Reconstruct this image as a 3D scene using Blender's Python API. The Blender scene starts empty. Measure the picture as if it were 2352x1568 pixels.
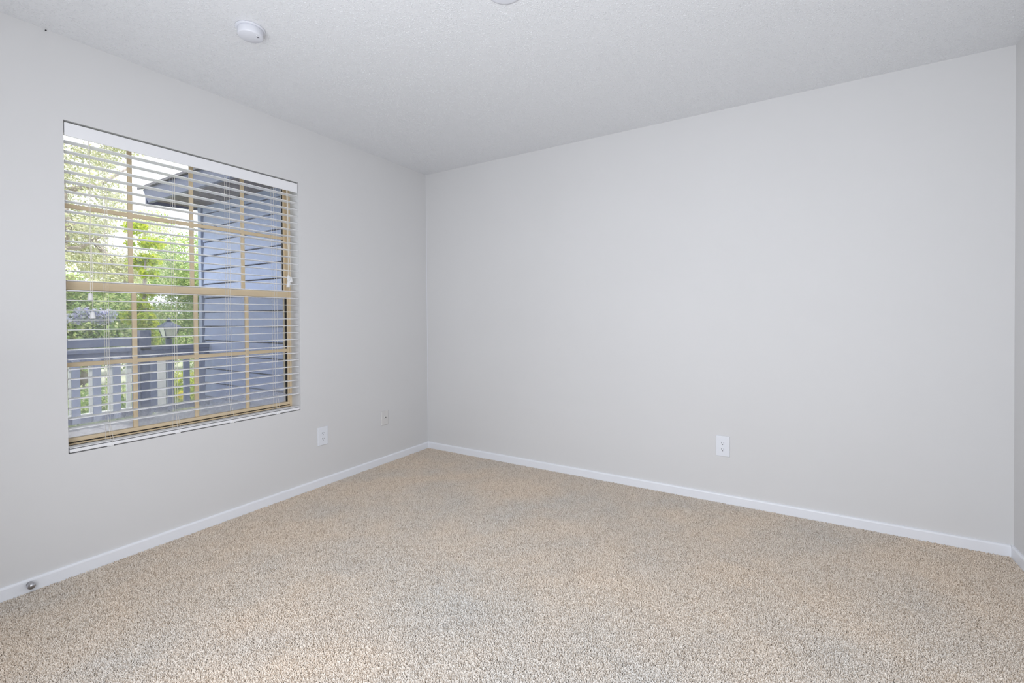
import bpy, bmesh, math, random
import numpy as np
from mathutils import Vector, Matrix

random.seed(7)
C = bpy.context.scene.collection
sc = bpy.context.scene

# ------------------------------------------------------------------ camera
cam_d = bpy.data.cameras.new('camera')
cam = bpy.data.objects.new('camera', cam_d)
C.objects.link(cam)
sc.camera = cam
cam_d.sensor_width = 36.0
cam_d.lens = 16.169
cam_d.shift_y = -0.01868
cam_d.clip_start = 0.01
cam_d.clip_end = 300
YAW, PITCH, ROLL = math.radians(31.42946), math.radians(-0.58223), math.radians(-0.36267)
fwd = Vector((-math.sin(YAW) * math.cos(PITCH), math.cos(YAW) * math.cos(PITCH), math.sin(PITCH)))
rt = Vector((math.cos(YAW), math.sin(YAW), 0))
up = rt.cross(fwd)
r2 = math.cos(ROLL) * rt + math.sin(ROLL) * up
u2 = -math.sin(ROLL) * rt + math.cos(ROLL) * up
M = Matrix((r2, u2, -fwd)).transposed().to_4x4()
M.translation = Vector((2.8030, -3.12577, 1.16037))
cam.matrix_world = M

# ------------------------------------------------------------------ world, sun, lamps, exposure
w = bpy.data.worlds.new('sky')
sc.world = w
w.use_nodes = True
bg = w.node_tree.nodes['Background']
bg.inputs['Color'].default_value = (0.93, 0.965, 1.0, 1)
bg.inputs['Strength'].default_value = 2.6

def lamp(name, kind, loc, target, energy, color, size=None, size_y=None):
    d = bpy.data.lights.new(name, kind)
    d.energy = energy
    d.color = color
    if kind == 'AREA':
        d.shape = 'RECTANGLE'
        d.size = size
        d.size_y = size_y or size
    o = bpy.data.objects.new(name, d)
    C.objects.link(o)
    o.location = loc
    o.rotation_euler = (Vector(target) - Vector(loc)).to_track_quat('-Z', 'Y').to_euler()
    return o

sun = lamp('sun', 'SUN', (6, 4, 10), (1, 1, 2), 6.5, (1.0, 0.95, 0.86))
sun.rotation_euler = (-Vector((0.28, 0.12, 0.95))).to_track_quat('-Z', 'Y').to_euler()
sun.data.angle = math.radians(0.6)
# unseen area lamps added as fill: by the rear wall, and aimed up
lamp('rear_fill', 'AREA', (2.35, -3.22, 1.05), (2.3, 0, 0.95), 53, (0.895, 0.935, 1.0), 2.4, 1.6)
lamp('ceiling_fill', 'AREA', (1.95, -3.13, 1.10), (1.95, -2.9, 2.44), 8.0, (0.905, 0.945, 1.0), 3.2, 0.4)

sc.view_settings.view_transform = 'Standard'
sc.view_settings.look = 'None'
sc.view_settings.gamma = 1
sc.view_settings.use_curve_mapping = False
sc.view_settings.exposure = 0.0
sc.cycles.max_bounces = 9
sc.cycles.diffuse_bounces = 4
sc.cycles.transparent_max_bounces = 16
sc.cycles.use_adaptive_sampling = True
sc.cycles.adaptive_threshold = 0.07
sc.cycles.sample_clamp_indirect = 6
sc.cycles.caustics_reflective = False
sc.cycles.caustics_refractive = False

# ------------------------------------------------------------------ materials
def new_mat(name):
    m = bpy.data.materials.new(name)
    m.use_nodes = True
    nt = m.node_tree
    b = nt.nodes['Principled BSDF']
    return m, nt, b

def N(nt, kind, **kw):
    n = nt.nodes.new(kind)
    for k, v in kw.items():
        setattr(n, k, v)
    return n

def plain(name, col, rough=0.5, metal=0.0, spec=0.5):
    m, nt, b = new_mat(name)
    b.inputs['Base Color'].default_value = (*col, 1)
    b.inputs['Roughness'].default_value = rough
    b.inputs['Metallic'].default_value = metal
    b.inputs['Specular IOR Level'].default_value = spec
    return m

def mottled(name, c1, c2, scale=6, rough=0.5, bump=0.0, bscale=120, bdist=0.001, detail=4, metal=0, spec=0.5, stretch=None):
    """colour drifting between c1 and c2 with noise, plus a fine relief"""
    m, nt, b = new_mat(name)
    tc = N(nt, 'ShaderNodeTexCoord')
    mp = N(nt, 'ShaderNodeMapping')
    if stretch:
        mp.inputs['Scale'].default_value = stretch
    nt.links.new(tc.outputs['Object'], mp.inputs['Vector'])
    no = N(nt, 'ShaderNodeTexNoise')
    no.inputs['Scale'].default_value = scale
    no.inputs['Detail'].default_value = detail
    nt.links.new(mp.outputs['Vector'], no.inputs['Vector'])
    mx = N(nt, 'ShaderNodeMix', data_type='RGBA')
    mx.inputs[6].default_value = (*c1, 1)
    mx.inputs[7].default_value = (*c2, 1)
    mr = N(nt, 'ShaderNodeMapRange')
    mr.inputs['From Min'].default_value = 0.3
    mr.inputs['From Max'].default_value = 0.7
    nt.links.new(no.outputs['Fac'], mr.inputs['Value'])
    nt.links.new(mr.outputs['Result'], mx.inputs['Factor'])
    nt.links.new(mx.outputs[2], b.inputs['Base Color'])
    b.inputs['Roughness'].default_value = rough
    b.inputs['Metallic'].default_value = metal
    b.inputs['Specular IOR Level'].default_value = spec
    if bump:
        n2 = N(nt, 'ShaderNodeTexNoise')
        n2.inputs['Scale'].default_value = bscale
        n2.inputs['Detail'].default_value = 3
        nt.links.new(mp.outputs['Vector'], n2.inputs['Vector'])
        bp = N(nt, 'ShaderNodeBump')
        bp.inputs['Strength'].default_value = bump
        bp.inputs['Distance'].default_value = bdist
        nt.links.new(n2.outputs['Fac'], bp.inputs['Height'])
        nt.links.new(bp.outputs['Normal'], b.inputs['Normal'])
    return m

M_wall = mottled('wall_paint', (0.735, 0.73, 0.73), (0.75, 0.745, 0.745), 1.5, 0.62, 0.12, 220, 0.0006, spec=0.25)
M_trim = mottled('trim_paint', (0.88, 0.895, 0.94), (0.90, 0.915, 0.955), 9, 0.38, 0.15, 60, 0.0008, spec=0.4)
M_plastic = plain('white_plastic', (0.84, 0.86, 0.91), 0.3)
M_plate_painted = plain('painted_plastic', (0.74, 0.725, 0.71), 0.5)
M_detector = plain('detector_plastic', (0.74, 0.75, 0.80), 0.4)
M_dark = plain('dark_slot', (0.03, 0.03, 0.035), 0.6)
M_slot = plain('outlet_slot', (0.10, 0.10, 0.12), 0.6)
M_chrome = plain('satin_chrome', (0.55, 0.55, 0.58), 0.22, 1.0)
M_rubber = plain('grey_rubber', (0.35, 0.34, 0.36), 0.6)
M_tan = mottled('tan_frame_paint', (0.82, 0.66, 0.435), (0.87, 0.71, 0.49), 12, 0.42)
M_gasket = plain('black_gasket', (0.02, 0.02, 0.02), 0.7)
M_slat = mottled('white_slat', (0.92, 0.92, 0.94), (0.94, 0.94, 0.955), 5, 0.42)
M_cord = plain('cream_cord', (0.80, 0.76, 0.70), 0.8)
M_tassel = plain('tassel_plastic', (0.86, 0.86, 0.86), 0.4)

# ceiling: sprayed knock-down texture, relief only
M_ceil, nt, b = new_mat('ceiling_texture')
tc = N(nt, 'ShaderNodeTexCoord')
n1 = N(nt, 'ShaderNodeTexNoise'); n1.inputs['Scale'].default_value = 110; n1.inputs['Detail'].default_value = 5; n1.inputs['Roughness'].default_value = 0.62
v1 = N(nt, 'ShaderNodeTexVoronoi', feature='SMOOTH_F1'); v1.inputs['Scale'].default_value = 135
for n_ in (n1, v1):
    nt.links.new(tc.outputs['Object'], n_.inputs['Vector'])
blob = N(nt, 'ShaderNodeMapRange', interpolation_type='SMOOTHSTEP'); blob.inputs['From Min'].default_value = 0.52; blob.inputs['From Max'].default_value = 0.08
nt.links.new(v1.outputs['Distance'], blob.inputs['Value'])
msk = N(nt, 'ShaderNodeMapRange', interpolation_type='SMOOTHSTEP'); msk.inputs['From Min'].default_value = 0.40; msk.inputs['From Max'].default_value = 0.62
n0 = N(nt, 'ShaderNodeTexNoise'); n0.inputs['Scale'].default_value = 70; n0.inputs['Detail'].default_value = 2
nt.links.new(tc.outputs['Object'], n0.inputs['Vector']); nt.links.new(n0.outputs['Fac'], msk.inputs['Value'])
mm = N(nt, 'ShaderNodeMath', operation='MULTIPLY'); nt.links.new(blob.outputs[0], mm.inputs[0]); nt.links.new(msk.outputs[0], mm.inputs[1])
ma = N(nt, 'ShaderNodeMath', operation='MULTIPLY_ADD'); ma.inputs[1].default_value = 0.35
nt.links.new(n1.outputs['Fac'], ma.inputs[0]); nt.links.new(mm.outputs[0], ma.inputs[2])
bp = N(nt, 'ShaderNodeBump'); bp.inputs['Strength'].default_value = 0.5; bp.inputs['Distance'].default_value = 0.0012
nt.links.new(ma.outputs[0], bp.inputs['Height'])
nt.links.new(bp.outputs['Normal'], b.inputs['Normal'])
b.inputs['Base Color'].default_value = (0.81, 0.815, 0.832, 1)
b.inputs['Roughness'].default_value = 0.36
b.inputs['Specular IOR Level'].default_value = 0.5

# carpet backing and pile
M_backing = mottled('carpet_backing', (0.34, 0.29, 0.24), (0.40, 0.35, 0.30), 3, 0.95, spec=0.05)
M_pile, nt, b = new_mat('carpet_pile')
tc = N(nt, 'ShaderNodeNewGeometry')
at_ = N(nt, 'ShaderNodeAttribute', attribute_type='INSTANCER', attribute_name='tuft_rand')
pos_ = N(nt, 'ShaderNodeAttribute', attribute_type='INSTANCER', attribute_name='tuft_wear_shade')
cr = N(nt, 'ShaderNodeValToRGB')
e = cr.color_ramp.elements
e[0].position = 0.0; e[0].color = (0.56, 0.50, 0.435, 1)
e[1].position = 1.0; e[1].color = (0.95, 0.935, 0.915, 1)
for p_, c_ in ((0.25, (0.75, 0.70, 0.65)), (0.5, (0.83, 0.795, 0.755)), (0.75, (0.91, 0.885, 0.855))):
    x = e.new(p_); x.color = (*c_, 1)
nt.links.new(at_.outputs['Fac'], cr.inputs['Fac'])
mw = N(nt, 'ShaderNodeMix', data_type='RGBA', blend_type='MULTIPLY')
mw.inputs['Factor'].default_value = 1.0
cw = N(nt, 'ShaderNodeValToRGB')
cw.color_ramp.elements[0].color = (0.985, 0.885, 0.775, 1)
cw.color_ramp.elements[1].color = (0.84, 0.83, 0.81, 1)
nt.links.new(pos_.outputs['Fac'], cw.inputs['Fac'])
nt.links.new(cr.outputs['Color'], mw.inputs[6])
nt.links.new(cw.outputs['Color'], mw.inputs[7])
nt.links.new(mw.outputs[2], b.inputs['Base Color'])
b.inputs['Roughness'].default_value = 0.9
b.inputs['Specular IOR Level'].default_value = 0.08

# glass, insect screen
M_glass = bpy.data.materials.new('window_glass'); M_glass.use_nodes = True
nt = M_glass.node_tree; nt.nodes.clear()
out = N(nt, 'ShaderNodeOutputMaterial')
tr = N(nt, 'ShaderNodeBsdfTransparent'); tr.inputs['Color'].default_value = (0.95, 0.965, 0.965, 1)
gl = N(nt, 'ShaderNodeBsdfGlossy'); gl.inputs['Roughness'].default_value = 0.02
df = N(nt, 'ShaderNodeBsdfDiffuse'); df.inputs['Color'].default_value = (0.85, 0.86, 0.9, 1)
fr = N(nt, 'ShaderNodeFresnel'); fr.inputs['IOR'].default_value = 1.35
tc = N(nt, 'ShaderNodeTexCoord')
no = N(nt, 'ShaderNodeTexNoise'); no.inputs['Scale'].default_value = 60; no.inputs['Detail'].default_value = 6
no2 = N(nt, 'ShaderNodeTexNoise'); no2.inputs['Scale'].default_value = 4
nt.links.new(tc.outputs['Object'], no.inputs['Vector']); nt.links.new(tc.outputs['Object'], no2.inputs['Vector'])
mu = N(nt, 'ShaderNodeMath', operation='MULTIPLY')
nt.links.new(no.outputs['Fac'], mu.inputs[0]); nt.links.new(no2.outputs['Fac'], mu.inputs[1])
dr = N(nt, 'ShaderNodeMapRange'); dr.inputs['From Min'].default_value = 0.2; dr.inputs['From Max'].default_value = 0.42
dr.inputs['To Min'].default_value = 0.02; dr.inputs['To Max'].default_value = 0.16
nt.links.new(mu.outputs[0], dr.inputs['Value'])
sx = N(nt, 'ShaderNodeSeparateXYZ'); nt.links.new(tc.outputs['Object'], sx.inputs[0])
gz = N(nt, 'ShaderNodeMapRange', interpolation_type='SMOOTHSTEP'); gz.inputs['From Min'].default_value = 0.76; gz.inputs['From Max'].default_value = 0.60
gz.inputs['To Min'].default_value = 0.0; gz.inputs['To Max'].default_value = 0.36
nt.links.new(sx.outputs['Z'], gz.inputs['Value'])
gs = N(nt, 'ShaderNodeMath', operation='MULTIPLY_ADD'); gs.inputs[1].default_value = 0.9
nt.links.new(dr.outputs[0], gs.inputs[0]); nt.links.new(gz.outputs[0], gs.inputs[2])
tl = N(nt, 'ShaderNodeBsdfTranslucent'); tl.inputs['Color'].default_value = (0.85, 0.86, 0.92, 1)
dm = N(nt, 'ShaderNodeMixShader'); dm.inputs[0].default_value = 0.5
nt.links.new(df.outputs[0], dm.inputs[1]); nt.links.new(tl.outputs[0], dm.inputs[2])
m1 = N(nt, 'ShaderNodeMixShader'); m2 = N(nt, 'ShaderNodeMixShader')
nt.links.new(fr.outputs[0], m1.inputs[0]); nt.links.new(tr.outputs[0], m1.inputs[1]); nt.links.new(gl.outputs[0], m1.inputs[2])
nt.links.new(gs.outputs[0], m2.inputs[0]); nt.links.new(m1.outputs[0], m2.inputs[1]); nt.links.new(dm.outputs[0], m2.inputs[2])
nt.links.new(m2.outputs[0], out.inputs['Surface'])

M_screen = bpy.data.materials.new('insect_mesh'); M_screen.use_nodes = True
nt = M_screen.node_tree; nt.nodes.clear()
out = N(nt, 'ShaderNodeOutputMaterial')
tr = N(nt, 'ShaderNodeBsdfTransparent')
df = N(nt, 'ShaderNodeBsdfDiffuse'); df.inputs['Color'].default_value = (0.30, 0.31, 0.33, 1)
m1 = N(nt, 'ShaderNodeMixShader'); m1.inputs[0].default_value = 0.27
nt.links.new(tr.outputs[0], m1.inputs[1]); nt.links.new(df.outputs[0], m1.inputs[2])
nt.links.new(m1.outputs[0], out.inputs['Surface'])

# outdoors
M_siding = mottled('siding_paint', (0.34, 0.395, 0.60), (0.40, 0.46, 0.67), 3.5, 0.6, 0.5, 160, 0.002, stretch=(1, 1, 6))
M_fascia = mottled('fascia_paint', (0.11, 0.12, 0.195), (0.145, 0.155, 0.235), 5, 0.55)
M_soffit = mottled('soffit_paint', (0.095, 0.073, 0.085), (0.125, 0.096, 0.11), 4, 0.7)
M_corner = mottled('corner_board_paint', (0.30, 0.35, 0.50), (0.36, 0.41, 0.56), 5, 0.55)
M_rail = mottled('railing_paint', (0.16, 0.185, 0.29), (0.20, 0.23, 0.35), 9, 0.5)
M_baluster = mottled('baluster_paint', (0.30, 0.34, 0.47), (0.36, 0.40, 0.53), 9, 0.5)
M_pale_rail = mottled('pale_railing_paint', (0.86, 0.87, 0.91), (0.90, 0.91, 0.94), 9, 0.5)
M_deck = mottled('deck_paint', (0.52, 0.51, 0.57), (0.60, 0.59, 0.65), 8, 0.6)
M_shingle = mottled('roof_shingle', (0.16, 0.15, 0.17), (0.24, 0.22, 0.24), 30, 0.9)
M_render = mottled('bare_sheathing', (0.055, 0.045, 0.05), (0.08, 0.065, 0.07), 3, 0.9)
M_ground = mottled('ground_cover', (0.30, 0.36, 0.14), (0.62, 0.60, 0.55), 0.35, 0.95)
M_bark = mottled('oak_bark', (0.30, 0.25, 0.24), (0.44, 0.38, 0.36), 7, 0.9, 0.6, 30, 0.02)
M_iron = mottled('lantern_paint', (0.05, 0.065, 0.12), (0.08, 0.10, 0.17), 12, 0.4)
M_lampglass = mottled('frosted_lantern_glass', (0.72, 0.74, 0.68), (0.80, 0.82, 0.76), 10, 0.35)

def leaf_mat(name, cols, trans=0.5):
    m = bpy.data.materials.new(name); m.use_nodes = True
    nt = m.node_tree; nt.nodes.clear()
    out = N(nt, 'ShaderNodeOutputMaterial')
    g = N(nt, 'ShaderNodeNewGeometry')
    cr = N(nt, 'ShaderNodeValToRGB')
    el = cr.color_ramp.elements
    el[0].color = (*cols[0], 1); el[1].color = (*cols[-1], 1)
    for i, c in enumerate(cols[1:-1]):
        x = el.new((i + 1) / (len(cols) - 1)); x.color = (*c, 1)
    nt.links.new(g.outputs['Random Per Island'], cr.inputs['Fac'])
    d = N(nt, 'ShaderNodeBsdfDiffuse'); t = N(nt, 'ShaderNodeBsdfTranslucent')
    nt.links.new(cr.outputs[0], d.inputs[0]); nt.links.new(cr.outputs[0], t.inputs[0])
    mx = N(nt, 'ShaderNodeMixShader'); mx.inputs[0].default_value = trans
    nt.links.new(d.outputs[0], mx.inputs[1]); nt.links.new(t.outputs[0], mx.inputs[2])
    nt.links.new(mx.outputs[0], out.inputs['Surface'])
    return m

L_oak = leaf_mat('oak_leaf', [(0.42, 0.45, 0.26), (0.60, 0.60, 0.38), (0.74, 0.72, 0.56), (0.40, 0.43, 0.33)])
L_moss = leaf_mat('hanging_moss', [(0.80, 0.76, 0.62), (0.88, 0.85, 0.74), (0.66, 0.63, 0.54)], 0.35)
L_bright = leaf_mat('bright_leaf', [(0.42, 0.52, 0.05), (0.62, 0.66, 0.08), (0.30, 0.45, 0.06), (0.72, 0.68, 0.16)])
L_mid = leaf_mat('mid_leaf', [(0.24, 0.36, 0.14), (0.40, 0.54, 0.22), (0.58, 0.66, 0.32), (0.76, 0.76, 0.50)])
L_dark = leaf_mat('deep_leaf', [(0.08, 0.15, 0.05), (0.16, 0.27, 0.08), (0.28, 0.38, 0.12), (0.45, 0.48, 0.20)])
L_lav = leaf_mat('lavender_bloom', [(0.55, 0.52, 0.85), (0.75, 0.74, 0.95), (0.30, 0.36, 0.20), (0.62, 0.66, 0.9)])
L_yellow = leaf_mat('yellow_bloom', [(0.85, 0.62, 0.05), (0.9, 0.75, 0.1), (0.5, 0.6, 0.1)])

# ------------------------------------------------------------------ builders
def obj(name, bm, mat, parent=None, smooth=False, loc=None):
    me = bpy.data.meshes.new(name)
    bmesh.ops.recalc_face_normals(bm, faces=bm.faces[:])
    if smooth:
        for f in bm.faces:
            f.smooth = True
    bm.to_mesh(me); bm.free()
    if mat is not None:
        me.materials.append(mat)
    o = bpy.data.objects.new(name, me)
    C.objects.link(o)
    if parent is not None:
        o.parent = parent
    if loc is not None:
        o.location = loc
    return o

def share(o, parent, loc=(0, 0, 0), rot=(0, 0, 0), scale=(1, 1, 1)):
    c = o.copy(); C.objects.link(c); c.parent = parent
    c.location = loc; c.rotation_euler = rot; c.scale = scale
    return c

def empty(name, loc=(0, 0, 0), rot=(0, 0, 0)):
    o = bpy.data.objects.new(name, None); C.objects.link(o)
    o.location = loc; o.rotation_euler = rot
    o.empty_display_size = 0.1
    return o

def tag(o, label, cat, group=None):
    o['label'] = label; o['category'] = cat
    if group: o['group'] = group
    return o

def struct(o, label=None, cat=None):
    o['kind'] = 'structure'
    if label: o['label'] = label
    if cat: o['category'] = cat
    return o

def add_box(bm, x0, x1, y0, y1, z0, z1, bevel=0, seg=2):
    r = bmesh.ops.create_cube(bm, size=1)
    vs = r['verts']
    for v in vs:
        v.co = Vector((x0 + (v.co.x + .5) * (x1 - x0), y0 + (v.co.y + .5) * (y1 - y0), z0 + (v.co.z + .5) * (z1 - z0)))
    if bevel:
        es = {e for v in vs for e in v.link_edges}
        bmesh.ops.bevel(bm, geom=list(es), offset=bevel, segments=seg, affect='EDGES', profile=0.5)
    return vs

def box(*a, **k):
    bm = bmesh.new(); add_box(bm, *a, **k); return bm

def add_lathe(bm, prof, seg=48, mat=Matrix()):
    rings = []
    for (r, z) in prof:
        if r < 1e-6:
            rings.append([bm.verts.new(mat @ Vector((0, 0, z)))])
        else:
            rings.append([bm.verts.new(mat @ Vector((r * math.cos(t), r * math.sin(t), z))) for t in (2 * math.pi * i / seg for i in range(seg))])
    for a, b_ in zip(rings, rings[1:]):
        for i in range(seg):
            j = (i + 1) % seg
            if len(a) == 1 and len(b_) == 1: continue
            if len(a) == 1: bm.faces.new((a[0], b_[i], b_[j]))
            elif len(b_) == 1: bm.faces.new((a[i], a[j], b_[0]))
            else: bm.faces.new((a[i], a[j], b_[j], b_[i]))
    return bm

def add_tube(bm, pts, rad, seg=8):
    pts = [Vector(p) for p in pts]
    rads = rad if isinstance(rad, (list, tuple)) else [rad] * len(pts)
    rings = []
    for i, p in enumerate(pts):
        d = (pts[min(i + 1, len(pts) - 1)] - pts[max(i - 1, 0)]).normalized()
        a = d.orthogonal().normalized() if i == 0 else (rings_a - d * rings_a.dot(d)).normalized()
        rings_a = a
        c = d.cross(a)
        rings.append([bm.verts.new(p + (a * math.cos(t) + c * math.sin(t)) * rads[i]) for t in (2 * math.pi * k / seg for k in range(seg))])
    for r0, r1 in zip(rings, rings[1:]):
        for k in range(seg):
            j = (k + 1) % seg
            bm.faces.new((r0[k], r0[j], r1[j], r1[k]))
    bm.faces.new(rings[0][::-1]); bm.faces.new(rings[-1])
    return bm

def add_prism(bm, prof, axis, a0, a1):
    """prof: 2-D outline; axis 'x' takes prof as (y,z), axis 'y' as (x,z)"""
    def mk(p, a):
        return Vector((a, p[0], p[1])) if axis == 'x' else Vector((p[0], a, p[1]))
    A = [bm.verts.new(mk(p, a0)) for p in prof]
    B = [bm.verts.new(mk(p, a1)) for p in prof]
    n = len(prof)
    for i in range(n):
        j = (i + 1) % n
        bm.faces.new((A[i], A[j], B[j], B[i]))
    bm.faces.new(A[::-1]); bm.faces.new(B)
    return bm

# ------------------------------------------------------------------ room shell
H, X, YR = 2.44, 3.7061, -3.36
WY0, WY1, WZ0, WZ1 = -2.4018, -1.2493, 0.5532, 2.0656
T = 0.19

bm = bmesh.new(); add_box(bm, -0.01, X + 0.12, YR - 0.12, 0.12, -0.14, -0.010)
floor = struct(obj('floor', bm, M_backing))

bm = bmesh.new(); add_box(bm, -T, X + 0.12, YR - 0.12, 0.12, H, H + 0.12)
ceiling = struct(obj('ceiling', bm, M_ceil))

bm = bmesh.new()
add_box(bm, -T, 0, YR - 0.12, WY0, -0.14, H)
add_box(bm, -T, 0, WY1, 0.12, -0.14, H)
add_box(bm, -T, 0, WY0, WY1, -0.14, WZ0)
add_box(bm, -T, 0, WY0, WY1, WZ1, H)
bmesh.ops.remove_doubles(bm, verts=bm.verts[:], dist=1e-5)
struct(obj('wall_left', bm, M_wall))
struct(obj('wall_back', box(0, X, 0, 0.12, -0.14, H), M_wall))
struct(obj('wall_right', box(X, X + 0.12, YR - 0.12, 0.12, -0.14, H), M_wall))
struct(obj('wall_rear', box(0, X, YR - 0.12, YR, -0.14, H), M_wall))

bm = bmesh.new(); add_box(bm, 0, 0.0032, -0.0032, 0, 0.05, H, 0.0009, 1)
struct(obj('trim_1', bm, M_trim))
BH, BT = 0.0525, 0.0115
def base_prof(s):
    # distance from wall, height
    return [(0, -0.012), (s * BT, -0.012), (s * BT, BH - 0.008), (s * BT * 0.86, BH - 0.003), (s * BT * 0.55, BH), (0, BH + 0.0005)]
bm = bmesh.new(); add_prism(bm, base_prof(1), 'y', YR, 0)
struct(obj('baseboard_left', bm, M_trim))
bm = bmesh.new(); add_prism(bm, base_prof(-1), 'x', BT, X - BT)
struct(obj('baseboard_back', bm, M_trim))
bm = bmesh.new(); add_prism(bm, [(X - a, z) for a, z in base_prof(1)], 'y', YR, 0)
struct(obj('baseboard_right', bm, M_trim))

# carpet pile: small yarn tufts over the part of the floor the camera can see
rng = np.random.default_rng(3)
STEP = 0.0036
gx = np.arange(BT + 0.003, X - BT, STEP); gy = np.arange(-2.98, -BT - 0.002, STEP)
px, py = np.meshgrid(gx, gy)
px = px.ravel() + rng.uniform(-.5, .5, px.size) * STEP * 0.9
py = py.ravel() + rng.uniform(-.5, .5, py.size) * STEP * 0.9
vis = (py > -2.98 + 0.0) & (py > (-3.30 + 0.585 * (px - 0.0)) - 0.05)
px, py = px[vis], py[vis]
px = np.clip(px, BT + 0.002, X - BT - 0.002); py = np.clip(py, -2.98, -BT - 0.002)
me = bpy.data.meshes.new('carpet_pile')
me.vertices.add(px.size)
co = np.zeros((px.size, 3)); co[:, 0] = px; co[:, 1] = py; co[:, 2] = -0.0090
me.vertices.foreach_set('co', co.ravel())
def value_noise(x, y, cell, seed):
    gr = np.random.default_rng(seed).random((80, 80))
    u, v = x / cell + 20.0, y / cell + 40.0
    i, j = np.floor(u).astype(int), np.floor(v).astype(int)
    fu, fv = u - i, v - j
    fu, fv = fu * fu * (3 - 2 * fu), fv * fv * (3 - 2 * fv)
    i %= 79; j %= 79
    return (gr[i, j] * (1 - fu) + gr[i + 1, j] * fu) * (1 - fv) + (gr[i, j + 1] * (1 - fu) + gr[i + 1, j + 1] * fu) * fv
# traffic wear and vacuum strokes; middle darkened to offset lamp light, browner along the window wall
rx_, ry_ = 0.72 * px + 0.69 * py, -0.69 * px + 0.72 * py
wear_shade = 0.42 * value_noise(px, py, 0.42, 1) + 0.25 * value_noise(px, py, 0.17, 2) + 0.16 * value_noise(px, py, 0.06, 3) + 0.26 * value_noise(rx_ * 0.25, ry_, 0.16, 4)
wear_shade = (wear_shade - 0.545) * 1.3 + 0.36 + 0.36 * np.exp(-((px - 2.0) ** 2 + (py + 1.75) ** 2) / 0.7) - 0.12 * np.exp(-((px - 0.4) ** 2) / 0.3)
wa = me.attributes.new('tuft_wear_shade', 'FLOAT', 'POINT')
wa.data.foreach_set('value', np.clip(wear_shade, 0, 1).astype(np.float32))
me.update()
pile = bpy.data.objects.new('carpet_pile', me); C.objects.link(pile); pile.parent = floor
pile['kind'] = 'stuff'
me.materials.append(M_pile)
ng = bpy.data.node_groups.new('tufts', 'GeometryNodeTree')
ng.interface.new_socket('Geometry', in_out='INPUT', socket_type='NodeSocketGeometry')
ng.interface.new_socket('Geometry', in_out='OUTPUT', socket_type='NodeSocketGeometry')
gi = ng.nodes.new('NodeGroupInput'); go = ng.nodes.new('NodeGroupOutput')
mp_ = ng.nodes.new('GeometryNodeMeshToPoints')
cone = ng.nodes.new('GeometryNodeMeshCone')
cone.inputs['Vertices'].default_value = 5
cone.inputs['Side Segments'].default_value = 1
cone.inputs['Radius Top'].default_value = 0.0013
cone.inputs['Radius Bottom'].default_value = 0.0021
cone.inputs['Depth'].default_value = 0.0092
ssm = ng.nodes.new('GeometryNodeSetMaterial'); ssm.inputs['Material'].default_value = M_pile
iop = ng.nodes.new('GeometryNodeInstanceOnPoints')
rr = ng.nodes.new('FunctionNodeRandomValue'); rr.data_type = 'FLOAT_VECTOR'
rr.inputs[0].default_value = (-0.75, -0.75, 0); rr.inputs[1].default_value = (0.75, 0.75, 6.28)
rs = ng.nodes.new('FunctionNodeRandomValue'); rs.data_type = 'FLOAT'
rs.inputs[2].default_value = 0.75; rs.inputs[3].default_value = 1.2; rs.inputs['Seed'].default_value = 5
rc = ng.nodes.new('FunctionNodeRandomValue'); rc.data_type = 'FLOAT'; rc.inputs['Seed'].default_value = 9
st1 = ng.nodes.new('GeometryNodeStoreNamedAttribute'); st1.domain = 'INSTANCE'; st1.data_type = 'FLOAT'; st1.inputs['Name'].default_value = 'tuft_rand'
L = ng.links.new
L(gi.outputs[0], mp_.inputs['Mesh']); L(mp_.outputs[0], iop.inputs['Points'])
L(cone.outputs['Mesh'], ssm.inputs['Geometry']); L(ssm.outputs[0], iop.inputs['Instance'])
L(rr.outputs[0], iop.inputs['Rotation']); L(rs.outputs[1], iop.inputs['Scale'])
L(iop.outputs[0], st1.inputs['Geometry']); L(rc.outputs[1], st1.inputs['Value'])
L(st1.outputs[0], go.inputs[0])
md = pile.modifiers.new('tufts', 'NODES'); md.node_group = ng

# ceiling grain: small sprayed blobs of the same paint over the part of the ceiling in view
rng = np.random.default_rng(8)
STEP = 0.0072
gx = np.arange(0.004, X - 0.004, STEP); gy = np.arange(-2.85, -0.004, STEP)
qx, qy = np.meshgrid(gx, gy)
qx = qx.ravel() + rng.uniform(-.5, .5, qx.size) * STEP; qy = qy.ravel() + rng.uniform(-.5, .5, qy.size) * STEP
dens = 0.6 * value_noise(qx, qy, 0.035, 6) + 0.4 * value_noise(qx, qy, 0.11, 7)
vis = (qy > (-3.30 + 0.585 * qx) - 0.05) & (rng.random(qx.size) < 0.15 + 0.95 * dens)
vis &= (np.hypot(qx - 1.8366, qy + 1.586) > 0.072) & (np.hypot(qx - 0.764, qy + 1.983) > 0.060)
qx, qy = np.clip(qx[vis], 0.003, X - 0.003), np.clip(qy[vis], -2.86, -0.003)
me = bpy.data.meshes.new('ceiling_grain')
me.vertices.add(qx.size)
co = np.zeros((qx.size, 3)); co[:, 0] = qx; co[:, 1] = qy; co[:, 2] = H
me.vertices.foreach_set('co', co.ravel()); me.update()
me.materials.append(M_ceil)
grain = bpy.data.objects.new('ceiling_grain', me); C.objects.link(grain); grain.parent = ceiling
grain['kind'] = 'stuff'
ng = bpy.data.node_groups.new('grain', 'GeometryNodeTree')
ng.interface.new_socket('Geometry', in_out='INPUT', socket_type='NodeSocketGeometry')
ng.interface.new_socket('Geometry', in_out='OUTPUT', socket_type='NodeSocketGeometry')
gi = ng.nodes.new('NodeGroupInput'); go = ng.nodes.new('NodeGroupOutput')
mp_ = ng.nodes.new('GeometryNodeMeshToPoints')
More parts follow.
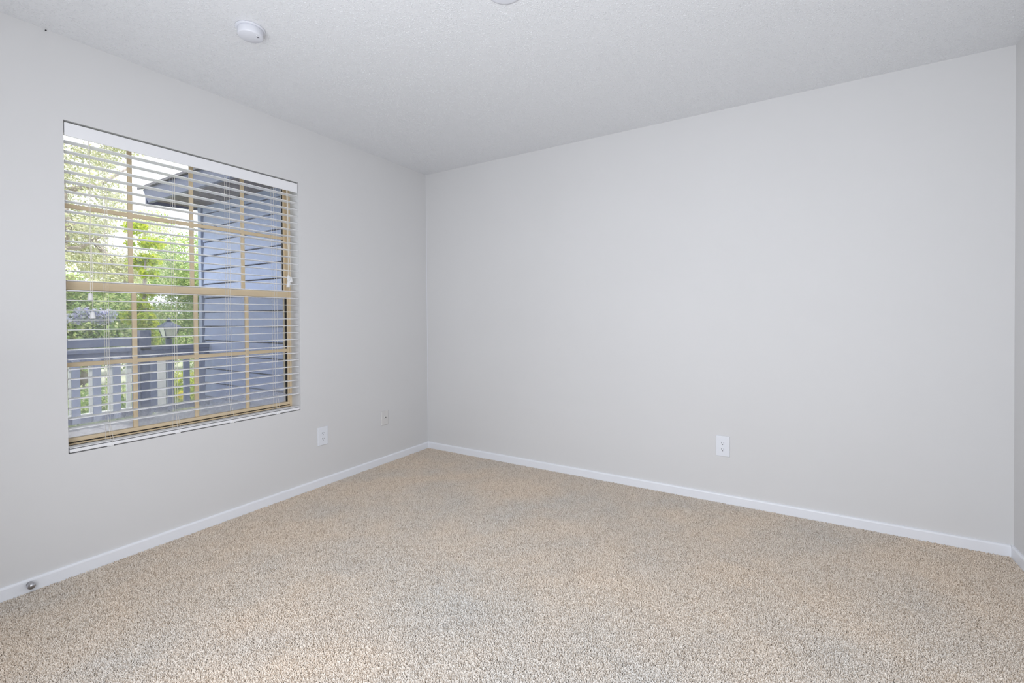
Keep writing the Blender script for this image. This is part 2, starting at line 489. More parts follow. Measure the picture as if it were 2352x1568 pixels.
ico = ng.nodes.new('GeometryNodeMeshIcoSphere'); ico.inputs['Radius'].default_value = 1.0; ico.inputs['Subdivisions'].default_value = 1
ssh = ng.nodes.new('GeometryNodeSetShadeSmooth')
ssm = ng.nodes.new('GeometryNodeSetMaterial'); ssm.inputs['Material'].default_value = M_ceil
iop = ng.nodes.new('GeometryNodeInstanceOnPoints')
rr = ng.nodes.new('FunctionNodeRandomValue'); rr.data_type = 'FLOAT_VECTOR'
rr.inputs[0].default_value = (-0.25, -0.25, 0); rr.inputs[1].default_value = (0.25, 0.25, 6.28)
rs = ng.nodes.new('FunctionNodeRandomValue'); rs.data_type = 'FLOAT_VECTOR'; rs.inputs['Seed'].default_value = 5
rs.inputs[0].default_value = (0.0016, 0.0013, 0.0005); rs.inputs[1].default_value = (0.0046, 0.0034, 0.0021)
L = ng.links.new
L(gi.outputs[0], mp_.inputs['Mesh']); L(mp_.outputs[0], iop.inputs['Points'])
L(ico.outputs['Mesh'], ssh.inputs[0]); L(ssh.outputs[0], ssm.inputs['Geometry']); L(ssm.outputs[0], iop.inputs['Instance'])
L(rr.outputs[0], iop.inputs['Rotation']); L(rs.outputs[0], iop.inputs['Scale']); L(iop.outputs[0], go.inputs[0])
md = grain.modifiers.new('grain', 'NODES'); md.node_group = ng

# ------------------------------------------------------------------ window
FX0, FX1 = -0.168, -0.094           # frame depth
SW = 0.0125                         # frame face seen at the jambs
bm = bmesh.new()
add_box(bm, FX0, FX1, WY0, WY0 + SW, WZ0, WZ1, 0.0015, 1)
add_box(bm, FX0, FX1, WY1 - SW, WY1, WZ0, WZ1, 0.0015, 1)
add_box(bm, FX0, FX1, WY0 + SW, WY1 - SW, WZ1 - 0.012, WZ1, 0.0015, 1)
add_box(bm, FX0, FX1 + 0.004, WY0 + SW, WY1 - SW, WZ0, WZ0 + 0.018, 0.0015, 1)
win = struct(obj('window_1', bm, M_tan))
YC = (WY0 + WY1) / 2
MY = [YC - 0.287, YC, YC + 0.287]
def sash(name, xc, z0, z1, zm, top_h, bot_h, stile=0.0125):
    d = 0.014
    y0, y1 = WY0 + SW, WY1 - SW
    bm = bmesh.new()
    add_box(bm, xc - d, xc + d, y0, y0 + stile, z0, z1, 0.002, 1)
    add_box(bm, xc - d, xc + d, y1 - stile, y1, z0, z1, 0.002, 1)
    add_box(bm, xc - d, xc + d, y0 + stile, y1 - stile, z1 - top_h, z1, 0.003, 2)
    add_box(bm, xc - d, xc + d, y0 + stile, y1 - stile, z0, z0 + bot_h, 0.002, 1)
    s = obj(name, bm, M_tan, win)
    gy0, gy1, gz0, gz1 = y0 + stile, y1 - stile, z0 + bot_h, z1 - top_h
    bm = bmesh.new()
    k = 0.0075 if name == 'lower_sash' else 0.0015
    add_box(bm, xc - 0.006, xc + 0.006, gy0, gy0 + 0.0015, gz0, gz1)
    add_box(bm, xc - 0.006, xc + 0.006, gy1 - k, gy1, gz0, gz1)
    if name == 'lower_sash':
        add_box(bm, xc - 0.006, xc + 0.006, gy0, gy1, gz1 - 0.005, gz1)
    obj('gasket', bm, M_gasket, s)['label'] = 'black rubber gasket round the glass'
    for y in MY:
        obj('muntin', box(xc - 0.004, xc + 0.009, y - 0.0105, y + 0.0105, gz0, gz1, bevel=0.003), M_tan, s)
    obj('muntin', box(xc - 0.005, xc + 0.0085, gy0, gy1, zm - 0.0105, zm + 0.0105, bevel=0.003), M_tan, s)
    ys = [gy0] + MY + [gy1]
    for a, c in zip(ys, ys[1:]):
        for q0, q1 in ((gz0, zm), (zm, gz1)):
            obj('pane', box(xc - 0.0045, xc - 0.0020, a, c, q0, q1), M_glass, s)
    return s
up_s = sash('upper_sash', -0.148, 1.300, WZ1 - 0.012, 1.7055, 0.012, 0.03)
lo_s = sash('lower_sash', -0.112, 0.5860, 1.346, 0.951, 0.041, 0.019)
# groove between sash and sill, latch on the meeting rail
obj('latch', box(-0.112, -0.095, -2.162, -2.138, 1.3465, 1.352, bevel=0.0015), M_gasket, lo_s)['label'] = 'black latch on the meeting rail'
bm = bmesh.new(); add_box(bm, -0.1645, -0.1635, WY0 + SW, WY1 - SW, WZ0 + 0.02, 1.30)
obj('insect_screen', bm, M_screen, win)['label'] = 'grey mesh screen outside the lower sash'
obj('sill_lip', box(-0.1005, -0.092, WY0 + SW, WY1 - SW, 0.5742, 0.5815, bevel=0.001), M_tan, win)
obj('channel', box(-0.110, -0.0935, WY0 + SW, WY1 - SW, 0.5712, 0.5742), M_gasket, win)
obj('channel', box(-0.112, -0.103, WY0 + SW, WY1 - SW, 0.5742, 0.5862), M_gasket, win)

# ------------------------------------------------------------------ venetian blind
bl = tag(empty('venetian_blind', (-0.029, YC, 0)), 'white horizontal slat blind lowered over the window with slats open', 'blind')
BY = 0.571                                  # half width
def bl_obj(name, bm, mat, smooth=False, parent=None):
    o = obj(name, bm, mat, parent or bl, smooth); return o
# headrail with its front valance
obj('headrail', box(-0.024, 0.016, -BY, BY, 2.012, 2.052, bevel=0.002), M_slat, bl)
obj('valance', box(0.019, 0.0265, -BY - 0.0015, BY + 0.0015, 1.997, 2.0575, bevel=0.0028), M_slat, bl)
obj('bottom_rail', box(-0.024, 0.026, -BY, BY + 0.002, 0.5575, 0.5725, bevel=0.003), M_slat, bl)
# slats
def slat_bm():
    bm = bmesh.new()
    prof = []
    n = 6
    for i in range(n + 1):
        t = -1 + 2 * i / n
        prof.append((t * 0.025, 0.0016 * (1 - t * t)))
    lower = [(x, z - 0.0028) for x, z in reversed(prof)]
    add_prism(bm, prof + lower, 'y', -BY, BY)
    return bm
s0 = obj('slat', slat_bm(), M_slat, bl)
ZS = [0.6654 + i * (1.977 - 0.6654) / 29 for i in range(30)]
s0.location = (0, 0, ZS[0])
for z in ZS[1:] + [0.5795]:
    share(s0, bl, (0, 0, z), (0, math.radians(random.uniform(-0.8, 0.8)), 0))
LY = [-2.2505, -1.9655, -1.688, -1.4048]
for y in LY:
    yy = y - YC
    bm = bmesh.new()
    add_tube(bm, [(0.0262, yy, 2.0), (0.0262, yy, 1.2), (0.0262, yy, 0.66), (0.025, yy + 0.012, 0.586), (0.0262, yy + 0.004, 0.560)], 0.00085, 5)
    add_tube(bm, [(-0.0262, yy, 2.0), (-0.0262, yy, 1.2), (-0.0262, yy, 0.66), (-0.0262, yy - 0.004, 0.560)], 0.00085, 5)
    for z in ZS:
        add_tube(bm, [(0.0262, yy, z - 0.0035), (-0.0262, yy, z - 0.0035)], 0.0005, 4)
    obj('ladder_cord', bm, M_cord, bl)
    bm = bmesh.new()
    add_tube(bm, [(0.0, yy, 2.02), (0.0, yy, 1.2), (0.0, yy, 0.70), (0.002, yy + 0.008, 0.570)], 0.0010, 5)
    obj('lift_cord', bm, M_cord, bl)
    obj('cord_button', box(0.012, 0.030, yy - 0.012, yy + 0.012, 0.5535, 0.5605, bevel=0.002), M_tassel, bl)
def tassel_bm(h=0.034, r=0.0112):
    bm = bmesh.new()
    add_lathe(bm, [(0, 0), (r * 0.98, 0), (r, h * 0.1), (r * 0.72, h * 0.8), (r * 0.4, h), (0, h)], 14)
    return bm
tz = obj('tassel', tassel_bm(), M_tassel, None, True)
first_t = [tz]
def cord(name, y, ztop, zbot, x=0.031, lean=0.0):
    bm = bmesh.new()
    n = 8
    pts = [(x, y - YC + lean * (i / n) + 0.0015 * math.sin(i * 1.3), ztop + (zbot - ztop) * i / n) for i in range(n + 1)]
    add_tube(bm, pts, 0.0011, 6)
    c = obj(name, bm, M_cord, bl)
    end = pts[-1]
    if first_t:
        t = first_t.pop(); t.parent = c; t.location = (end[0], end[1], end[2] - 0.024)
    else:
        share(tz, c, (end[0], end[1], end[2] - 0.024), (random.uniform(-.12, .12), random.uniform(-.1, .1), 0))
    return c
cord('tilt_cord', -2.3165, 1.997, 1.278, lean=-0.0005)
cord('tilt_cord', -2.3150, 1.997, 1.192, lean=0.006)
for dy, zb, ln in ((0.0, 1.435, 0.010), (0.002, 1.425, 0.020), (-0.001, 1.405, 0.012), (0.003, 1.392, 0.001)):
    cord('pull_cord', -1.3335 + dy, 1.997, zb, x=0.031 + 0.003 * dy * 100, lean=ln)

# ------------------------------------------------------------------ plates on the walls
def rounded_plate(wd, ht, th, bev=0.004):
    """face towards -Y, centre at origin, wall at y=0"""
    bm = bmesh.new()
    add_box(bm, -wd / 2, wd / 2, -th, -0.0014, -ht / 2, ht / 2)
    es = [e for e in bm.edges if all(v.co.y < -th + 1e-6 for v in e.verts)]
    bmesh.ops.bevel(bm, geom=es, offset=min(bev, th * 0.6), segments=3, affect='EDGES', profile=0.6)
    add_box(bm, -wd / 2 + 0.004, wd / 2 - 0.004, -0.002, 0.0, -ht / 2 + 0.004, ht / 2 - 0.004)
    return bm
def outlet(label, loc, rz):
    o = tag(empty('wall_outlet', loc, (0, 0, rz)), label, 'outlet')
    obj('cover_plate', rounded_plate(0.0805, 0.126, 0.006, 0.0045), M_plastic, o)
    for dz in (0.0185, -0.0205):
        bm = bmesh.new()
        prof = []
        for i in range(32):
            t = 2 * math.pi * i / 32
            xx = 0.0172 * math.cos(t); zz = 0.0172 * math.sin(t)
            prof.append((xx, max(-0.0138, min(0.0138, zz))))
        A = [bm.verts.new((x, -0.0072, z + dz)) for x, z in prof]
        B = [bm.verts.new((x, -0.004, z + dz)) for x, z in prof]
        for i in range(32):
            j = (i + 1) % 32
            bm.faces.new((A[i], A[j], B[j], B[i]))
        bm.faces.new(A)
        r = obj('receptacle', bm, M_plastic, o)
        for dx, hh in ((-0.0064, 0.0082), (0.0064, 0.0070)):
            obj('slot', box(dx - 0.0012, dx + 0.0012, -0.0074, -0.0068, dz + 0.0035 - hh / 2, dz + 0.0035 + hh / 2), M_slot, r)
        bm = bmesh.new()
        add_lathe(bm, [(0, -0.0074), (0.0026, -0.0074), (0.0026, -0.0068), (0, -0.0068)], 14, Matrix.Translation((0, 0, dz - 0.0075)) @ Matrix.Rotation(math.radians(-90), 4, 'X'))
        obj('ground_hole', bm, M_slot, r)
    bm = bmesh.new()
    add_lathe(bm, [(0, 0.0071), (0.0028, 0.0068), (0.0032, 0.0055), (0, 0.0055)], 14, Matrix.Translation((0, 0, -0.001)) @ Matrix.Rotation(math.radians(90), 4, 'X'))
    obj('screw', bm, M_plastic, o)
    return o
outlet('white duplex outlet on the wide wall without a window, right of centre', (2.4285, 0, 0.3515), 0)
outlet('white duplex outlet on the window wall, right below the blind', (0, -1.0855, 0.344), math.radians(90))
o = tag(empty('cable_jack', (0, -0.516, 0.3635), (0, 0, math.radians(90))), 'wall-coloured cable jack plate near the room corner', 'jack')
obj('cover_plate', rounded_plate(0.071, 0.113, 0.0075, 0.0045), M_plate_painted, o)
bm = bmesh.new()
add_lathe(bm, [(0.0085, 0.0055), (0.0085, 0.0085), (0.0058, 0.0095), (0.0052, 0.0145), (0.0034, 0.0145), (0.0034, 0.008), (0, 0.008)], 18, Matrix.Translation((0, -0.002, 0.004)) @ Matrix.Rotation(math.radians(90), 4, 'X'))
j = obj('connector', bm, M_plate_painted, o)
bm = bmesh.new(); add_lathe(bm, [(0, 0.0150), (0.0040, 0.0150), (0.0040, 0.0142), (0, 0.0142)], 14, Matrix.Translation((0, -0.002, 0.004)) @ Matrix.Rotation(math.radians(90), 4, 'X'))
obj('socket_hole', bm, M_dark, j)
for dz in (0.042, -0.042):
    bm = bmesh.new(); add_lathe(bm, [(0, 0.0072), (0.003, 0.0068), (0.0033, 0.005)], 12, Matrix.Translation((0, 0, dz)) @ Matrix.Rotation(math.radians(90), 4, 'X'))
    obj('screw', bm, M_plate_painted, o)

# ------------------------------------------------------------------ ceiling things
o = tag(empty('smoke_detector', (0.764, -1.983, H), (0, 0, math.radians(35))), 'round white smoke detector on the ceiling above the window', 'smoke detector')
bm = bmesh.new(); add_lathe(bm, [(0, 0.0), (0.0585, 0.0), (0.0585, -0.0045), (0.0567, -0.0060), (0, -0.0060)], 56)
obj('base_plate', bm, M_detector, o, True)
bm = bmesh.new(); add_lathe(bm, [(0, -0.006), (0.0495, -0.006), (0.0510, -0.010), (0.0505, -0.030), (0.0490, -0.0355), (0.0455, -0.0380), (0.0, -0.0385)], 56)
h_ = obj('housing', bm, M_detector, o, True)
obj('indicator_slot', box(0.029, 0.037, -0.0022, 0.0022, -0.0391, -0.0380), M_slot, h_)
bm = bmesh.new(); add_lathe(bm, [(0, -0.0400), (0.0028, -0.0395), (0.0032, -0.0375)], 14, Matrix.Translation((0.033, -0.015, 0)))
obj('test_button', bm, M_plastic, h_, True)
o = tag(empty('ceiling_cover_plate', (1.8366, -1.586, H)), 'round flat white cover plate in the middle of the ceiling', 'cover plate')
bm = bmesh.new(); add_lathe(bm, [(0, 0), (0.0700, 0), (0.0705, -0.003), (0.0690, -0.0050), (0.060, -0.0062), (0, -0.0066)], 56)
obj('plate', bm, M_detector, o, True)
for a in (0.05, -0.05):
    bm = bmesh.new(); add_lathe(bm, [(0, -0.0082), (0.0035, -0.0076), (0.004, -0.0055)], 14, Matrix.Translation((a, 0, 0)))
    obj('screw', bm, M_plastic, o, True)

# door stop on the baseboard, nail under the ceiling
o = tag(empty('door_stop', (BT, -2.535, 0.0325), (0, math.radians(90), 0)), 'small domed metal door stop on the white baseboard below the window', 'door stop')
bm = bmesh.new(); add_lathe(bm, [(0, 0), (0.0115, 0), (0.0115, 0.003), (0.006, 0.005), (0.0045, 0.018), (0, 0.018)], 24)
obj('stem', bm, M_chrome, o, True)
bm = bmesh.new(); add_lathe(bm, [(0, 0.016), (0.0125, 0.016), (0.0145, 0.021), (0.0140, 0.028), (0.0105, 0.034), (0.005, 0.0368), (0, 0.0375)], 28)
obj('dome', bm, M_chrome, o, True)
o = tag(empty('nail', (0, -2.4555, 2.4325), (0, math.radians(90), 0)), 'tiny dark nail in the wall just below the ceiling, top left', 'nail')
bm = bmesh.new(); add_lathe(bm, [(0, -0.02), (0.0012, -0.02), (0.0012, 0.006), (0.003, 0.006), (0.003, 0.0075), (0, 0.008)], 12)
obj('shank', bm, M_dark, o)

# ------------------------------------------------------------------ outdoors: the house's own eave and the wing
GZ = -0.9
bm = bmesh.new(); add_prism(bm, [(-0.95, 2.49), (-0.95, 2.62), (4.2, 4.3), (4.2, 4.17)], 'y', -5.2, -1.06)
tag(obj('main_roof', bm, M_shingle), 'dark shingled roof edge over the outside of the window', 'roof')
WX0, WX1, WYF = -2.737, -T, -0.600
wing = tag(empty('house_wing', (WX0, WYF, GZ)), 'blue-grey house wing with lap siding seen through the blind', 'building')
def wobj(name, bm, mat, label=None):
    bm.verts.ensure_lookup_table()
    for v in bm.verts: v.co -= Vector((WX0, WYF, GZ))
    o = obj(name, bm, mat, wing)
    if label: o['label'] = label
    return o
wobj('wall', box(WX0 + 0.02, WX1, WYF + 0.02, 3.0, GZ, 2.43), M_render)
LAP = 0.1514
bm = bmesh.new()
add_prism(bm, [(0.002, 0.012), (-0.024, 0.012), (-0.026, 0.016), (-0.014, LAP), (0.002, LAP)], 'x', WX0 + 0.085, WX1)
for v in bm.verts: v.co.y += WYF + 0.016
sb = wobj('siding_board', bm, M_siding)
z0 = 1.990 - LAP * 18
sb.location = (0, 0, z0)
k = 1
while z0 + k * LAP < 2.42:
    c = sb.copy(); C.objects.link(c); c.parent = wing; c.location = (0, 0, z0 + k * LAP); k += 1
wobj('corner_board', box(WX0, WX0 + 0.068, WYF - 0.022, WYF + 0.1, GZ, 2.42, bevel=0.003), M_corner, 'vertical board at the corner of the siding')
# eave: soffit boards, fascia, rafter-end board, roof
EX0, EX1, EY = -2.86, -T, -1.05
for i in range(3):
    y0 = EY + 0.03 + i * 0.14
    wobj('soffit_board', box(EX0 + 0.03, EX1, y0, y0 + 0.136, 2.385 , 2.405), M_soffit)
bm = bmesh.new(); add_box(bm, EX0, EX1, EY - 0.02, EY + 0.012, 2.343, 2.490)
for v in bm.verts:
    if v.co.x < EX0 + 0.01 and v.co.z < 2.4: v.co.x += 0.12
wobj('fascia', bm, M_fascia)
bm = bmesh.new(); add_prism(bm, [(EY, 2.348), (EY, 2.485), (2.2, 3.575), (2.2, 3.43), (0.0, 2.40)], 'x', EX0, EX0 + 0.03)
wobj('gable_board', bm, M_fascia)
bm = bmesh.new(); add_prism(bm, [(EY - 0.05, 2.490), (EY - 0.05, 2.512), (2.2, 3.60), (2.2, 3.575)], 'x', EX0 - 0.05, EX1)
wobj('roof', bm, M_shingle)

blk = tag(empty('sky_blocker', (-5.0, -6.2, GZ)), 'unseen house-shaped block added to shade the siding from low sky', 'building')  # out-of-view wing added to cut low sky light on the siding
obj('wall', box(-4.2, 4.8, -3.0, 0.0, 0, 3.9), M_siding, blk)
bm = bmesh.new(); add_prism(bm, [(0.6, 3.75), (0.6, 3.9), (-1.5, 5.0), (-3.6, 3.9), (-3.6, 3.75)], 'x', -4.6, 4.8)
obj('roof', bm, M_shingle, blk)

# landing deck, one step above the room floor
DZ = 0.20
deck = tag(empty('landing_deck', (-1.6, -1.6, DZ)), 'pale lavender-grey plank landing outside the window', 'deck')
p0 = obj('plank', box(-1.02, 1.02, -0.067, 0.067, -0.035, 0.0, bevel=0.003), M_deck, deck)
ys = np.arange(-2.6, -0.66, 0.139)
p0.location = (0, ys[0] + 1.6, 0)
for y in ys[1:]:
    share(p0, deck, (0, y + 1.6, random.uniform(-0.002, 0.002)))
for x in (-2.5, -0.75):
    obj('joist', box(x - 0.03 + 1.6, x + 0.03 + 1.6, -1.1, 0.95, -0.22, -0.036), M_rail, deck)
    for y in (-2.55, -0.75):
        obj('support_post', box(x - 0.045 + 1.6, x + 0.045 + 1.6, y - 0.045 + 1.6, y + 0.045 + 1.6, GZ - DZ, -0.036), M_rail, deck)

RX = -2.55
rail = tag(empty('landing_railing', (RX, -1.2, DZ)), 'dark blue-grey railing with flat balusters along the landing', 'railing')
def robj(name, *a, mat=M_rail, **k):
    bm = box(*a, **k)
    for v in bm.verts: v.co -= Vector((RX, -1.2, DZ))
    return obj(name, bm, mat, rail)
robj('top_rail', RX - 0.045, RX + 0.045, -2.62, -0.625, 0.865, 0.900, bevel=0.004)
robj('apron_board', RX + 0.012, RX + 0.035, -2.62, -0.625, 0.790, 0.864, bevel=0.002)
robj('bottom_rail', RX - 0.01, RX + 0.035, -2.62, -0.625, 0.255, 0.318, bevel=0.003)
robj('newel_post', RX - 0.045, RX + 0.045, -1.237, -1.147, DZ, 1.063, bevel=0.004)
robj('upper_board', RX - 0.02, RX + 0.02, -2.62, -1.237, 0.918, 1.000, bevel=0.003)
by = np.arange(-2.555, -0.66, 0.142)
b0 = None
for i, y in enumerate(by):
    if b0 is None:
        b0 = robj('baluster', RX + 0.0355, RX + 0.062, -0.027 - 1.2, 0.027 - 1.2, 0.262, 0.812, mat=M_baluster, bevel=0.002)
        b0.location = (0, y + 1.2, 0)
    else:
        share(b0, rail, (0, y + 1.2, 0))

# second railing across the stairs, in the sun
SX = -3.75
r2 = tag(empty('stair_railing', (SX, -0.9, GZ)), 'pale sunlit railing across the stairs behind the dark railing', 'railing')
def r2obj(name, *a, mat=M_pale_rail, **k):
    bm = box(*a, **k)
    for v in bm.verts: v.co -= Vector((SX, -0.9, GZ))
    return obj(name, bm, mat, r2)
r2obj('top_rail', SX - 0.045, SX + 0.045, -2.4, -0.55, 0.70, 0.735, bevel=0.004)
r2obj('bottom_rail', SX - 0.02, SX + 0.02, -2.4, -0.55, 0.08, 0.15, bevel=0.004)
for y in (-2.35, -0.6):
    r2obj('post', SX - 0.045, SX + 0.045, y - 0.045, y + 0.045, GZ, 0.70, bevel=0.004)
b1 = None
for i, y in enumerate(np.arange(-2.23, -0.66, 0.165)):
    if b1 is None:
        b1 = r2obj('baluster', SX - 0.015, SX + 0.015, -0.021 - 0.9, 0.021 - 0.9, 0.10, 0.71, bevel=0.002)
        b1.location = (0, y + 0.9, 0)
    else:
        share(b1, r2, (0, y + 0.9, 0))

struct(obj('ground', box(-60, 6, -40, 40, GZ - 0.1, GZ), M_ground))

# post lantern
LX, LYY = -5.0, 0.0005
ln = tag(empty('post_lantern', (LX, LYY, GZ)), 'post lantern with dark blue hipped cap and frosted panes', 'lantern')
def lobj(name, bm, mat, parent=ln): return obj(name, bm, mat, parent)
def frustum(bm, h0, r0, h1, r1):
    a = [bm.verts.new((sx * r0, sy * r0, h0 - GZ)) for sx, sy in ((-1, -1), (1, -1), (1, 1), (-1, 1))]
    c = [bm.verts.new((sx * r1, sy * r1, h1 - GZ)) for sx, sy in ((-1, -1), (1, -1), (1, 1), (-1, 1))]
    for i in range(4):
        j = (i + 1) % 4
        bm.faces.new((a[i], a[j], c[j], c[i]))
    bm.faces.new(a[::-1]); bm.faces.new(c)
bm = bmesh.new(); frustum(bm, 1.050, 0.115, 1.060, 0.118); frustum(bm, 1.060, 0.115, 1.125, 0.035); frustum(bm, 1.125, 0.03, 1.14, 0.03)
cap = lobj('cap', bm, M_iron)
bm = bmesh.new(); add_lathe(bm, [(0, 1.135 - GZ), (0.02, 1.14 - GZ), (0.028, 1.155 - GZ), (0.022, 1.172 - GZ), (0.01, 1.182 - GZ), (0.008, 1.195 - GZ), (0, 1.2 - GZ)], 20)
lobj('finial', bm, M_iron, cap)
bm = bmesh.new(); frustum(bm, 0.915, 0.060, 1.050, 0.094)
glass = lobj('frosted_glass', bm, M_lampglass)
for sx, sy in ((-1, -1), (1, -1), (1, 1), (-1, 1)):
    bm = bmesh.new(); add_tube(bm, [(sx * 0.061, sy * 0.061, 0.912 - GZ), (sx * 0.097, sy * 0.097, 1.052 - GZ)], 0.006, 6)
    lobj('corner_bar', bm, M_iron, glass)
bm = bmesh.new(); frustum(bm, 0.895, 0.04, 0.915, 0.068)
lobj('collar', bm, M_iron)
bm = bmesh.new(); add_lathe(bm, [(0.0, 0.0), (0.075, 0.0), (0.075, 0.03), (0.045, 0.06), (0.042, 1.75), (0.048, 1.78), (0.0, 1.80)], 20)
lobj('post', bm, M_iron)

# ------------------------------------------------------------------ trees and shrubs
def leaves(n, centers, radii, size, aspect=0.55, seed=0, shell=0.5, droop=0.0):
    """n rhombic leaves scattered in ellipsoid clumps"""
    g = np.random.default_rng(seed)
    centers = np.array(centers, float); radii = np.array(radii, float)
    wt = radii.prod(axis=1) ** (2 / 3); wt /= wt.sum()
    idx = g.choice(len(centers), n, p=wt)
    d = g.normal(size=(n, 3)); d /= np.linalg.norm(d, axis=1)[:, None]
    rr_ = shell + (1 - shell) * g.random(n) ** 0.6
    P = centers[idx] + d * rr_[:, None] * radii[idx]
    nn = d + g.normal(size=(n, 3)) * 0.8; nn[:, 2] += 0.4
    nn /= np.linalg.norm(nn, axis=1)[:, None]
    a = g.normal(size=(n, 3)); a -= (a * nn).sum(1)[:, None] * nn; a /= np.linalg.norm(a, axis=1)[:, None]
    a[:, 2] -= droop; a /= np.linalg.norm(a, axis=1)[:, None]
    b_ = np.cross(nn, a); b_ /= np.linalg.norm(b_, axis=1)[:, None]
    s = size * g.uniform(0.6, 1.35, n)[:, None]
    V = np.empty((n, 4, 3))
    V[:, 0] = P - a * s; V[:, 1] = P + b_ * s * aspect + nn * s * 0.12; V[:, 2] = P + a * s; V[:, 3] = P - b_ * s * aspect + nn * s * 0.12
    return V

def mesh_quads(name, V, mat, parent, origin):
    n = len(V)
    me = bpy.data.meshes.new(name)
    me.vertices.add(n * 4); me.vertices.foreach_set('co', (V.reshape(-1, 3) - np.array(origin)).ravel())
    me.loops.add(n * 4); me.loops.foreach_set('vertex_index', np.arange(n * 4, dtype=np.int32))
    me.polygons.add(n); me.polygons.foreach_set('loop_start', np.arange(0, n * 4, 4, dtype=np.int32))
    me.update(calc_edges=True); me.validate()
    me.materials.append(mat)
    o = bpy.data.objects.new(name, me); C.objects.link(o); o.parent = parent
    o['kind'] = 'stuff'
    return o

def tree(name, label, cat, base, trunk_pts, trunk_r, branches, crown, group=None):
    t = tag(empty(name, base), label, cat, group)
    B = Vector(base)
    if trunk_pts:
        bm = bmesh.new(); add_tube(bm, [Vector(p) - B for p in trunk_pts], trunk_r, 10); obj('trunk', bm, M_bark, t, True)
    for pts, rad in branches:
        bm = bmesh.new(); add_tube(bm, [Vector(p) - B for p in pts], rad, 7); obj('branch', bm, M_bark, t, True)
    for nm, V, mat in crown:
        mesh_quads(nm, V, mat, t, base)
    return t

g = np.random.default_rng(11)
def clumps(n, lo, hi, rlo, rhi):
    c = g.uniform(lo, hi, (n, 3)); r = g.uniform(rlo, rhi, n)
    return c, np.stack([r, r * g.uniform(.8, 1.2, n), r * g.uniform(.6, .9, n)], 1)

# live oak with hanging moss (left)
c, r = clumps(75, (-10.8, -1.2, 1.7), (-8.7, 1.25, 5.9), 0.25, 0.5)
mossV = []
for i in range(520):
    y = g.uniform(-1.2, 1.6); z = g.uniform(2.3, 5.4); x = g.uniform(-10.2, -8.4)
    ln_ = g.uniform(0.25, 0.8)
    for k in range(9):
        ww = 0.045 * (1 - k / 11)
        zz = z - ln_ * k / 9
        dx, dy = g.normal(0, .02, 2)
        th = g.uniform(0, 3.14)
        ax = np.array([math.cos(th), math.sin(th), 0]) * ww
        q = np.array([x + dx, y + dy, zz])
        mossV.append([q - ax, q + ax * .2 + [0, 0, -ln_ / 14], q + ax + [0, 0, -ln_ / 9], q - ax * .2 + [0, 0, -ln_ / 14]])
tree('moss_oak', 'pale live oak with hanging moss in the left window panes', 'tree', (-9.6, -0.75, GZ),
     [(-9.6, -0.75, GZ), (-9.6, -0.55, 1.0), (-9.5, -0.25, 2.2), (-9.45, 0.0, 2.9), (-9.4, -0.05, 3.8), (-9.4, -0.2, 4.8)], [0.26, 0.22, 0.17, 0.14, 0.1, 0.05],
     [([(-9.45, 0.0, 3.2), (-9.3, 0.45, 2.75), (-9.2, 0.75, 2.3), (-9.1, 1.0, 1.7)], [0.07, 0.055, 0.04, 0.015]),
      ([(-9.4, 0.0, 3.7), (-9.2, 0.5, 3.9), (-9.1, 1.0, 4.4)], [0.06, 0.04, 0.015]),
      ([(-9.5, -0.2, 2.5), (-9.2, 0.2, 2.6), (-8.9, 0.5, 2.9)], [0.06, 0.04, 0.015])],
     [('foliage', leaves(36000, c, r, 0.033, seed=1, shell=0.2), L_oak), ('hanging_moss', np.array(mossV), L_moss)])
# bright yellow-green tree in the middle
c, r = clumps(34, (-7.9, 0.52, 0.6), (-7.3, 0.80, 2.95), 0.09, 0.19)
tree('sunlit_tree', 'bright yellow-green young tree between oak and house wing', 'tree', (-7.6, 0.66, GZ),
     [(-7.6, 0.66, GZ), (-7.6, 0.7, 0.4), (-7.6, 0.64, 1.4), (-7.55, 0.66, 2.3)], [0.07, 0.06, 0.045, 0.015], [],
     [('foliage', leaves(7500, c, r, 0.032, seed=2, shell=0.2), L_bright)])
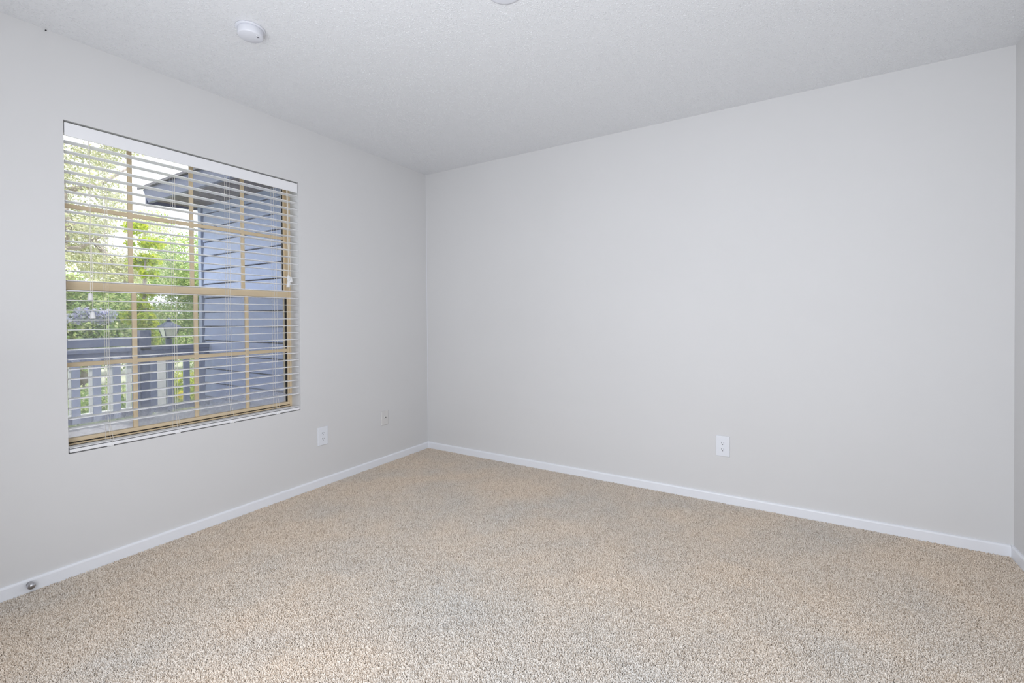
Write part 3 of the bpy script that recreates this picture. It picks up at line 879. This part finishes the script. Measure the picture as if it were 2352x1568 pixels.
# green trees behind
c, r = clumps(44, (-11.6, 1.9, 0.2), (-10.2, 3.8, 3.7), 0.35, 0.6)
tree('green_tree', 'green tree behind the yellow-green one, beside the house wing', 'tree', (-10.9, 3.3, GZ),
     [(-10.9, 3.3, GZ), (-10.9, 3.2, 0.6), (-10.8, 3.3, 2.0), (-10.8, 3.4, 3.2)], [0.15, 0.13, 0.09, 0.03], [],
     [('foliage', leaves(28000, c, r, 0.037, seed=3, shell=0.2), L_mid)])
for i, (y0, y1, x0, zt, n, lab) in enumerate(((0.4, 3.3, -14.5, 2.2, 15000, 'dark hedge-like tree far behind the oak'), (3.0, 8.0, -18.5, 3.2, 15000, 'dark bushy tree far behind the lantern'))):
    c, r = clumps(40, (x0 - 1, y0, GZ + 0.5), (x0, y1, zt), 0.5, 0.85)
    tree('bushy_tree', lab, 'tree', (x0 - 0.5, (y0 + y1) / 2, GZ),
         [(x0 - .5, (y0 + y1) / 2, GZ), (x0 - .5, (y0 + y1) / 2, 0.5), (x0 - .5, (y0 + y1) / 2 + .1, 1.5)], [0.16, 0.13, 0.05], [],
         [('foliage', leaves(int(n * 1.7), c, r, 0.058, seed=20 + i, shell=0.2), L_mid)])
c, r = clumps(9, (-12.6, 0.45, 1.15), (-12.2, 1.65, 1.5), 0.16, 0.26)
tree('flowering_shrub', 'shrub with pale lavender blooms behind the oak trunk', 'shrub', (-12.4, 0.8, GZ),
     [(-12.4, 0.8, GZ), (-12.4, 0.75, 0.4), (-12.4, 0.8, 1.3)], [0.05, 0.045, 0.02], [],
     [('bloom', leaves(1500, c, r, 0.045, seed=31, shell=0.2), L_lav)])
for i, (x, y, rx, ry, rz, n, mat, lab) in enumerate((
        (-5.7, -0.55, 0.45, 0.65, 0.55, 2600, L_mid, 'leafy green shrub below the left railing boards'),
        (-6.4, 0.72, 0.5, 0.5, 0.55, 2400, L_bright, 'yellow-green shrub beside the lantern post'),
        (-7.9, 2.1, 0.6, 0.75, 0.75, 2400, L_mid, 'green shrub against the corner of the house wing'))):
    tree('garden_shrub', lab, 'shrub', (x, y, GZ), [(x, y, GZ), (x, y, GZ + 0.35)], [0.04, 0.02], [],
         [('foliage', leaves(int(n * 1.7), [(x, y, GZ + rz + .1)], [(rx, ry, rz)], 0.036, seed=40 + i, shell=0.3, aspect=0.4), mat)])
fl = tag(empty('yellow_flower', (-4.3, -0.12, GZ)), 'small plant with yellow flowers below the lantern', 'plant')
bm = bmesh.new(); add_tube(bm, [(0, 0, 0), (0.02, 0.01, 0.5), (0, 0, 0.98)], [0.012, 0.010, 0.005], 6)
obj('stem', bm, M_bark, fl)
mesh_quads('bloom', leaves(60, [(-4.3, -0.12, 0.13)], [(0.07, 0.07, 0.06)], 0.03, seed=61), L_yellow, fl, (-4.3, -0.12, GZ))
mesh_quads('leaf_cluster', leaves(120, [(-4.3, -0.1, -0.2)], [(0.12, 0.14, 0.3)], 0.05, seed=62), L_bright, fl, (-4.3, -0.12, GZ))
